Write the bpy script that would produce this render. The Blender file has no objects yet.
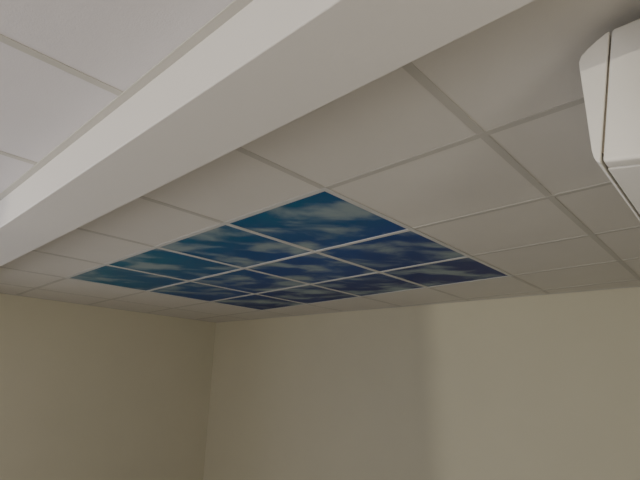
import bpy, bmesh, math, random
import numpy as np
from mathutils import Matrix, Vector
def basis(a,p,r):
    f=np.array([math.cos(p)*math.cos(a),math.cos(p)*math.sin(a),math.sin(p)])
    r0=np.array([math.sin(a),-math.cos(a),0.]); u0=np.cross(r0,f)
    R=math.cos(r)*r0+math.sin(r)*u0; U=-math.sin(r)*r0+math.cos(r)*u0
    return f,R,U
def proj(x,P):
    f,R,U=basis(x[3],x[4],x[5]); d=np.array(P)-x[:3]; z=d@f
    return np.array([320+x[6]*(d@R)/z,240-x[6]*(d@U)/z])
pts=[((0,-1),(483,135)),((0,0),(326,189)),((1,0),(407,231)),((2,0),(464,257)),((3,0),(510,277)),((1,-1),(549,197)),((2,-1),(596,236)),
((0,1),(230,222)),((0,2),(157,247)),((0,3),(107,263)),((0,4),(63,278)),((0,4),(63,278)),((3,4),(261,310)),((3,4),(261,310))]
free=[('u','W',(640,286)),('u','W',(547,293)),('v','L',(0,293)),
('v0','',(125,95)),('v0','',(0,40)),('v1','',(42,163)),('v1','',(0,152)),('vl',-1,(640,268)),('uu',0,(582,103)),
('b1t','',(125,95)),('b1t','',(0,206)),('b1t','',(255,0)),('b1b','',(335,0)),('b1b','',(0,234)),
('b2','',(528,0)),('b2','',(405,68)),('b2','',(243,152)),('b2','',(0,268))]
def P3(x,k):
    t,g,_=free[k]; s=x[13+k]
    return {'u':(x[7],s,0),'v':(s,x[8],0),'v0':(s,0,0),'v1':(s,1,0),'vl':(s,-1,0),'uu':(0,s,0),'b1t':(x[10],s,0),'b1b':(x[10],s,-x[12]),'b2':(x[11],s,-x[12])}[t]
def res(x):
    o=[]
    for (u,v),q in pts: o+=list((proj(x,(u,v,0))-q))
    o+=list(.5*(proj(x,(x[7],x[8],0))-np.array((216,322))))
    o+=list(proj(x,(x[7],x[8],x[9]))-np.array((204,480)))
    for k in range(len(free)): o+=list((proj(x,P3(x,k))-np.array(free[k][2]))*(.25 if k<3 else .7))
    o.append((x[6]-480)/15)
    return np.array(o)
x=np.array([-1.9382, -1.7391, -1.1315, 0.7399, 0.2998, 0.0206, 460.7967, 4.0379, 6.677, -3.0123, -1.2435, -0.9231, 0.229]+
 [-1.5,0,0, -1.4,-2,-1.6,-2,3,-2, 0,2,-1,-1,2, -1.5,-1,0,2.5],float)
lam=1.; r=res(x); c=r@r
for it in range(400):
    J=np.zeros((len(r),len(x)))
    for i in range(len(x)):
        h=1e-5*max(1,abs(x[i])); y=x.copy(); y[i]+=h; J[:,i]=(res(y)-r)/h
    A=J.T@J; g=J.T@r
    y=x+np.linalg.solve(A+lam*np.diag(np.diag(A)+1e-9),-g)
    rn=res(y); cn=rn@rn
    if cn<c: x,r,c=y,rn,cn; lam=max(lam*.4,1e-7)
    else: lam*=3
    if lam>1e12: break
f,R,U=basis(*x[3:6]); F=x[6]; S=.6; H=2.6
cu,cv,cz=x[0]*S,x[1]*S,H+x[2]*S
b1,b2,bd=x[10]*S,x[11]*S,x[12]*S
def ray(q): return f+R*(q[0]-320)/F+U*(240-q[1])/F
def at_x(q,X): d=ray(q); t=(X-cu)/d[0]; return (cv+d[1]*t,cz+d[2]*t)
def at_ceil(q): d=ray(q); t=(H-cz)/d[2]; return (cu+d[0]*t,cv+d[1]*t)
K=at_ceil((216,322.5)); PR=at_ceil((640,286.5)); PL=at_ceil((0,293))
def XB(y): return K[0]+(PR[0]-K[0])*(y-K[1])/(PR[1]-K[1])
def YL(xx): return K[1]+(PL[1]-K[1])*(xx-K[0])/(PL[0]-K[0])
uc,vc=K
za=at_x((606,34),cu+1)[1]
D=(H-.04-cz)/(za-cz); AX=cu+D
pt=lambda *q: at_x(q,AX)
d=ray((437,305)); t=(XB(0)-cu)/d[0]; vs=cv+d[1]*t
# ---------- helpers
COL=bpy.context.scene.collection
def mat(name,col,rough=.7,noise=0,scale=60,bump=0,bscale=200,spec=.4):
    m=bpy.data.materials.new(name); m.use_nodes=True; nt=m.node_tree; b=nt.nodes['Principled BSDF']
    b.inputs['Base Color'].default_value=(*col,1); b.inputs['Roughness'].default_value=rough; b.inputs['Specular IOR Level'].default_value=spec
    tc=nt.nodes.new('ShaderNodeTexCoord')
    if noise:
        n=nt.nodes.new('ShaderNodeTexNoise'); n.inputs['Scale'].default_value=scale; n.inputs['Detail'].default_value=4
        nt.links.new(tc.outputs['Object'],n.inputs['Vector'])
        mx=nt.nodes.new('ShaderNodeMix'); mx.data_type='RGBA'
        mx.inputs['A'].default_value=(*[q*(1-noise) for q in col],1); mx.inputs['B'].default_value=(*[min(1,q*(1+noise)) for q in col],1)
        nt.links.new(n.outputs['Fac'],mx.inputs['Factor']); nt.links.new(mx.outputs['Result'],b.inputs['Base Color'])
    if bump:
        n=nt.nodes.new('ShaderNodeTexNoise'); n.inputs['Scale'].default_value=bscale; n.inputs['Detail'].default_value=3
        nt.links.new(tc.outputs['Object'],n.inputs['Vector'])
        bp=nt.nodes.new('ShaderNodeBump'); bp.inputs['Strength'].default_value=bump; bp.inputs['Distance'].default_value=.002
        nt.links.new(n.outputs['Fac'],bp.inputs['Height']); nt.links.new(bp.outputs['Normal'],b.inputs['Normal'])
    return m
M_wall=mat('wall_paint',(.62,.59,.465),.75,.03,3,.15,120)
M_tile=mat('mineral_tile',(.67,.648,.598),.85,.03,5,.2,250)
M_tile2=mat('mineral_tile_daylit',(.67,.65,.66),.85,.03,5,.2,250)  # same tile, with the cool window light put into its colour
M_tee=mat('tee_metal',(.52,.505,.46),.55)
M_tee2=mat('tee_metal_white',(.60,.60,.58),.5)
M_white=mat('beam_paint',(.71,.69,.655),.6,.02,2,.1,90)
M_floor=mat('floor_vinyl',(.44,.415,.385),.5,.15,8)
M_plas=mat('white_plastic',(.82,.80,.745),.35,.01,20)
M_dark=mat('dark_slot',(.26,.23,.19),.6)
M_frame=mat('panel_frame_white',(.62,.62,.60),.5)
def box(bm,a,b):
    vs=[bm.verts.new((X,Y,Z)) for Z in (a[2],b[2]) for Y in (a[1],b[1]) for X in (a[0],b[0])]
    for q in ((0,2,3,1),(4,5,7,6),(0,1,5,4),(2,6,7,3),(0,4,6,2),(1,3,7,5)): bm.faces.new([vs[i] for i in q])
def quad(bm,q,z0,z1):
    A=[bm.verts.new((p[0],p[1],z0)) for p in q]; B=[bm.verts.new((p[0],p[1],z1)) for p in q]
    bm.faces.new(A); bm.faces.new(B)
    for i in range(4): bm.faces.new((A[i],A[(i+1)%4],B[(i+1)%4],B[i]))
def obj(name,bm,m,parent=None,kind=None,label=None,cat=None,group=None,bevel=0,loc=None,smooth=False):
    bmesh.ops.recalc_face_normals(bm,faces=bm.faces)
    if bevel: bmesh.ops.bevel(bm,geom=bm.edges[:],offset=bevel,segments=5,affect='EDGES',profile=.5)
    me=bpy.data.meshes.new(name); bm.to_mesh(me); bm.free(); me.materials.append(m)
    if smooth:
        for p in me.polygons: p.use_smooth=True
        me.set_sharp_from_angle(angle=math.radians(32))
    o=bpy.data.objects.new(name,me); COL.objects.link(o)
    if parent: o.parent=parent
    if loc: o.location=loc
    if kind:o['kind']=kind
    if label:o['label']=label
    if cat:o['category']=cat
    if group:o['group']=group
    return o
def boxes(name,lst,m,**k):
    bm=bmesh.new()
    for a,b in lst: box(bm,a,b)
    return obj(name,bm,m,**k)
# ---------- extents
U0=-8*S; V0=-6*S; T=.12; HT=H+.2
wv=cv-.02                       # face of the short right wall that carries the air conditioner
nu=AX-.1                        # where this wall starts
st=dict(kind='structure')
boxes('floor',[((U0-2.2,V0-T,-.1),(uc+.5,vc+.5,0))],M_floor,label='floor of the room below the view',cat='floor',**st)
bm=bmesh.new(); ya,yb=V0-.1,vc+T
quad(bm,[(XB(ya),ya),(XB(yb),yb),(XB(yb)+T,yb),(XB(ya)+T,ya)],0,HT)
obj('wall_back',bm,M_wall,label='plain cream wall right of the room corner',cat='wall',**st)
wu0,wu1,wz0,wz1=-4.1,-2.0,.8,2.25
bm=bmesh.new()
def lw(x0,x1,z0,z1): quad(bm,[(x0,YL(x0)),(x1,YL(x1)),(x1,YL(x1)+T),(x0,YL(x0)+T)],z0,z1)
lw(wu1,uc+.02,0,HT); lw(U0-T,wu0,0,HT); lw(wu0,wu1,0,wz0); lw(wu0,wu1,wz1,HT)
obj('wall_left',bm,M_wall,label='plain cream wall left of the room corner',cat='wall',**st)
xb=XB(wv)+.03
boxes('wall_right',[((nu,wv-T,0),(xb,wv,HT)),((nu,V0,0),(nu+T,wv-T,HT))],M_wall,label='cream wall carrying the air conditioner',cat='wall',**st)
boxes('wall_side',[((U0,V0-T,0),(nu+T,V0,HT))],M_wall,label='cream wall on the near right side',cat='wall',**st)
dv1=vs; dv0=vs-.9  # added opening, its edge set to cast the light step on the back wall
boxes('wall_near',[((U0-T,V0-T,0),(U0,dv0,HT)),((U0-T,dv1,0),(U0,YL(U0)+T,HT)),((U0-T,dv0,2.1),(U0,dv1,HT))],M_wall,label='cream wall behind the viewer with an opening added to shape the lamp light',cat='wall',**st)
# ---------- beam
ymax=max(YL(U0),YL(uc))+.08; xmax=max(XB(V0),XB(vc))+.08
bmb=bmesh.new(); box(bmb,(b1,V0,H-bd),(b2,max(YL(b1),YL(b2))+.06,H+.12))
obj('ceiling_beam',bmb,M_white,bevel=.004,label='broad white boxed beam crossing below the ceiling',cat='beam',**st)
# ---------- ceiling tiles
ulf=[b2]+[i*S for i in range(-1,9) if i*S>b2+.01 and i*S<xmax-.01]+[xmax]
uln=[b1]; q=b1-.66
while q>U0+.05: uln.append(q); q-=S
uln.append(U0); uln=uln[::-1]
vl=[V0]+[i*S for i in range(-12,12) if i*S>V0+.01 and i*S<ymax-.01]+[ymax]
sky=[(i,j) for i in range(3) for j in range(4)]
def cells(ul,far):
    out=[]
    for a,b in zip(ul,ul[1:]):
        for c0,c1 in zip(vl,vl[1:]):
            i=round(a/S,3);j=round(c0/S,3)
            if far and (i,j) in [(float(p),float(q)) for p,q in sky]: continue
            out.append(((a+.003,c0+.003,H+.001),(b-.003,c1-.003,H+.02)))
    return out
boxes('ceiling',cells(ulf,True)+[((U0,V0,H+.14),(xmax,ymax,H+.16))],M_tile,label='suspended ceiling of warm off-white square tiles beyond the beam',cat='ceiling',**st)
boxes('ceiling',cells(uln,False),M_tile2,label='ceiling tiles coloured cool as if by window light on the upper left side of the beam',cat='ceiling',**st)
w=.012
bm=bmesh.new()
for u in ulf[1:-1]: box(bm,(u-w,V0,H-.001),(u+w,YL(u),H+.03))
for v in vl[1:-1]: box(bm,(b2,v-w,H-.0005),(XB(v),v+w,H+.03))
quad(bm,[(XB(V0),V0),(K[0],K[1]),(K[0]-.022,K[1]-.022),(XB(V0)-.022,V0)],H-.002,H+.002)
quad(bm,[(b2,YL(b2)),(K[0],K[1]),(K[0]-.022,K[1]-.022),(b2,YL(b2)-.022)],H-.002,H+.002)
box(bm,(b2,V0,H-.002),(b2+.022,YL(b2),H+.002))
obj('trim_1',bm,M_tee,label='metal tee grid of the ceiling beyond the beam',cat='ceiling grid',**st)
bm=bmesh.new()
for u in uln[1:-1]: box(bm,(u-w,V0,H-.001),(u+w,YL(u),H+.03))
for v in vl[1:-1]: box(bm,(U0,v-w,H-.0005),(b1,v+w,H+.03))
box(bm,(b1-.022,V0,H-.003),(b1,YL(b1),H+.002))
obj('trim_2',bm,M_tee,label='metal tee grid of the ceiling on the near side of the beam',cat='ceiling grid',**st)
boxes('trim_3',[((i*S-.0122,-.0122,H-.0017),(i*S+.0122,4*S+.0122,H)) for i in range(4)]+[((-.0122,j*S-.0122,H-.0015),(3*S+.0122,j*S+.0122,H)) for j in range(5)],M_tee2,label='pale white tee bars framing the blue cloud panels',cat='ceiling grid',**st)
# ---------- sky print
def sky_mat():
    m=bpy.data.materials.new('sky_print'); m.use_nodes=True; nt=m.node_tree; N=nt.nodes; L=nt.links; b=N['Principled BSDF']
    g=N.new('ShaderNodeNewGeometry')
    m1=N.new('ShaderNodeMapping'); m1.inputs['Rotation'].default_value=(0,0,math.radians(42)); L.new(g.outputs['Position'],m1.inputs['Vector'])
    mp=N.new('ShaderNodeMapping'); mp.inputs['Scale'].default_value=(1.05,1.9,1); mp.inputs['Location'].default_value=(6.1,2.4,0)
    L.new(m1.outputs[0],mp.inputs['Vector'])
    n=N.new('ShaderNodeTexNoise'); n.inputs['Scale'].default_value=2.7; n.inputs['Detail'].default_value=5; n.inputs['Roughness'].default_value=.52; n.inputs['Distortion'].default_value=.3
    L.new(mp.outputs[0],n.inputs['Vector'])
    cr=N.new('ShaderNodeValToRGB'); cr.color_ramp.interpolation='EASE'; cr.color_ramp.elements[0].position=.45; cr.color_ramp.elements[1].position=.67
    cr.color_ramp.elements[0].color=(0,0,0,1); cr.color_ramp.elements[1].color=(1,1,1,1)
    L.new(n.outputs['Fac'],cr.inputs[0])
    sp=N.new('ShaderNodeSeparateXYZ'); L.new(g.outputs['Position'],sp.inputs[0])
    a=N.new('ShaderNodeMath'); a.operation='MULTIPLY_ADD'; a.inputs[1].default_value=.40; a.inputs[2].default_value=.24; L.new(sp.outputs['X'],a.inputs[0])
    a2=N.new('ShaderNodeMath'); a2.operation='MULTIPLY_ADD'; a2.inputs[1].default_value=-.11; L.new(sp.outputs['Y'],a2.inputs[0]); L.new(a.outputs[0],a2.inputs[2])
    n2=N.new('ShaderNodeTexNoise'); n2.inputs['Scale'].default_value=1.6; L.new(g.outputs['Position'],n2.inputs['Vector'])
    a3=N.new('ShaderNodeMath'); a3.operation='MULTIPLY_ADD'; a3.inputs[1].default_value=.5; L.new(n2.outputs['Fac'],a3.inputs[0]); L.new(a2.outputs[0],a3.inputs[2])
    c2=N.new('ShaderNodeValToRGB'); e=c2.color_ramp.elements
    e[0].position=.33; e[0].color=(.010,.14,.24,1); e[1].position=1.0; e[1].color=(.006,.024,.16,1)
    k=e.new(.68); k.color=(.004,.06,.25,1)
    L.new(a3.outputs[0],c2.inputs[0])
    mx=N.new('ShaderNodeMix'); mx.data_type='RGBA'; L.new(cr.outputs[0],mx.inputs['Factor']); L.new(c2.outputs[0],mx.inputs['A']); mx.inputs['B'].default_value=(.27,.35,.38,1)
    L.new(mx.outputs['Result'],b.inputs['Base Color']); b.inputs['Roughness'].default_value=.5; b.inputs['Specular IOR Level'].default_value=.25
    return m
M_sky=sky_mat()
rows=['row next to the beam','middle row','row nearest the far wall']
cols=['first from the right','second from the right','third from the right','fourth from the right']
for i,j in sky:
    e=bpy.data.objects.new('cloud_print_panel',None); COL.objects.link(e); e.location=((i+.5)*S,(j+.5)*S,H)
    e['label']='blue cloud-print panel, '+cols[j]+' in the '+rows[i]; e['category']='panel'; e['group']='blue cloud-print panels'
    h=S/2-.006
    boxes('printed_sheet',[((-h+.004,-h+.004,.001),(h-.004,h-.004,.012))],M_sky,parent=e)
    o=h; n=h-.008
    boxes('frame',[((-o,-o,.0002),(o,-n,.02)),((-o,n,.0002),(o,o,.02)),((-o,-n,.0002),(-n,n,.02)),((n,-n,.0002),(o,n,.02))],M_frame,parent=e)
# ---------- air conditioner
e=bpy.data.objects.new('air_conditioner',None); COL.objects.link(e); zb=pt(600,163)[1]; e.location=(AX,wv,zb)
e['label']='white wall-mounted air conditioner cropped by the right edge of the photo'; e['category']='air conditioner'
L_=.85
def prism(name,poly,x0,x1,m,bev,parent=e,label=None):
    bm=bmesh.new()
    A=[bm.verts.new((x0,p[0]-wv,p[1]-zb)) for p in poly]; B=[bm.verts.new((x1,p[0]-wv,p[1]-zb)) for p in poly]
    n=len(poly); bm.faces.new(A); bm.faces.new(B[::-1])
    for i in range(n): bm.faces.new((A[i],A[(i+1)%n],B[(i+1)%n],B[i]))
    return obj(name,bm,m,parent=parent,bevel=bev,label=label,smooth=bev>0)
s0,s1=pt(600,163),pt(635,160)
sl=(s1[1]-s0[1])/(s1[0]-s0[0])
P1,P2=pt(611,29),pt(602.3,162)
zbk=P2[1]+sl*(wv-P2[0])*.8
ztp=P1[1]
bodyp=[P1,(wv,ztp),(wv,zbk),P2]
cp=np.mean(np.array(bodyp),axis=0)
ins=lambda poly,s:[(cp[0]+(p[0]-cp[0])*s,cp[1]+(p[1]-cp[1])*s) for p in poly]
prism('end_cap',bodyp,0,.035,M_plas,.007)
prism('end_cap',bodyp,L_-.035,L_,M_plas,.007)
cin=ins(bodyp,.96)
prism('inner_chassis',[pt(609.5,42),cin[1],cin[2],pt(600.8,152)],.006,L_-.006,M_dark,0)
prism('body',bodyp,.040,L_-.040,M_plas,.003)
prism('front_panel',[pt(606,33),pt(597,40),pt(586,50.5),pt(581,56),pt(579,62),pt(579.5,69),pt(586,112),pt(591.5,150),pt(593.5,157),pt(596,161),pt(600,163),pt(609.2,31)],0,L_,M_plas,.0018)
a=P2; dy=wv-a[0]; dz=zbk-a[1]
def und(t,o): return (a[0]+dy*t, a[1]+dz*t-o)
prism('air_outlet',[und(.30,.0005),und(.80,.0005),und(.80,-.003),und(.30,-.003)],.06,L_-.06,M_dark,0)
prism('louver',[und(.31,.005),und(.79,.004),und(.79,-.001),und(.31,.001)],.063,L_-.063,M_plas,.0015)
# ---------- window
fr=.05
def wbar(x0,x1,z0,z1): quad(bm,[(x0,YL(x0)+.03),(x1,YL(x1)+.03),(x1,YL(x1)+.08),(x0,YL(x0)+.08)],z0,z1)
bm=bmesh.new(); wbar(wu0,wu1,wz0,wz0+fr); wbar(wu0,wu1,wz1-fr,wz1); wbar(wu0,wu0+fr,wz0+fr,wz1-fr); wbar(wu1-fr,wu1,wz0+fr,wz1-fr); wbar((wu0+wu1)/2-.025,(wu0+wu1)/2+.025,wz0+fr,wz1-fr)
obj('window_1',bm,M_frame,label='white window frame in the left wall before the beam',cat='window',**st)
def area(name,loc,rot,sx,sy,pw,col):
    l=bpy.data.lights.new(name,'AREA'); l.shape='RECTANGLE'; l.size=sx; l.size_y=sy; l.energy=pw; l.color=col
    o=bpy.data.objects.new(name,l); COL.objects.link(o); o.location=loc; o.rotation_euler=rot; return o
xm=(wu0+wu1)/2
area('window_daylight',(xm,YL(xm)+.25,(wz0+wz1)/2),(math.radians(-90),0,0),wu1-wu0,wz1-wz0,140,(.88,.89,1))
l=bpy.data.lights.new('added_lamp','POINT'); l.energy=330; l.color=(1,.93,.77); l.shadow_soft_size=.025  # unseen lamp, added to throw the brighter step onto the back wall
o=bpy.data.objects.new('added_lamp',l); COL.objects.link(o); o.location=(U0-1.5,vs,1.7)
area('side_fill_light',(-3.0,V0+.05,1.2),(math.radians(82),0,0),1.6,1.3,70,(1,.93,.83))  # added fill for the left wall; there is no window on this side
# ---------- camera, world
cam=bpy.data.cameras.new('camera'); co=bpy.data.objects.new('camera',cam); COL.objects.link(co)
co.matrix_world=Matrix(((R[0],U[0],-f[0],cu),(R[1],U[1],-f[1],cv),(R[2],U[2],-f[2],cz),(0,0,0,1)))
cam.sensor_width=36; cam.lens=F/640*36; cam.clip_start=.01
bpy.context.scene.camera=co
w=bpy.data.worlds.new('w'); bpy.context.scene.world=w; w.use_nodes=True; w.node_tree.nodes['Background'].inputs[0].default_value=(.6,.65,.75,1); w.node_tree.nodes['Background'].inputs[1].default_value=.15
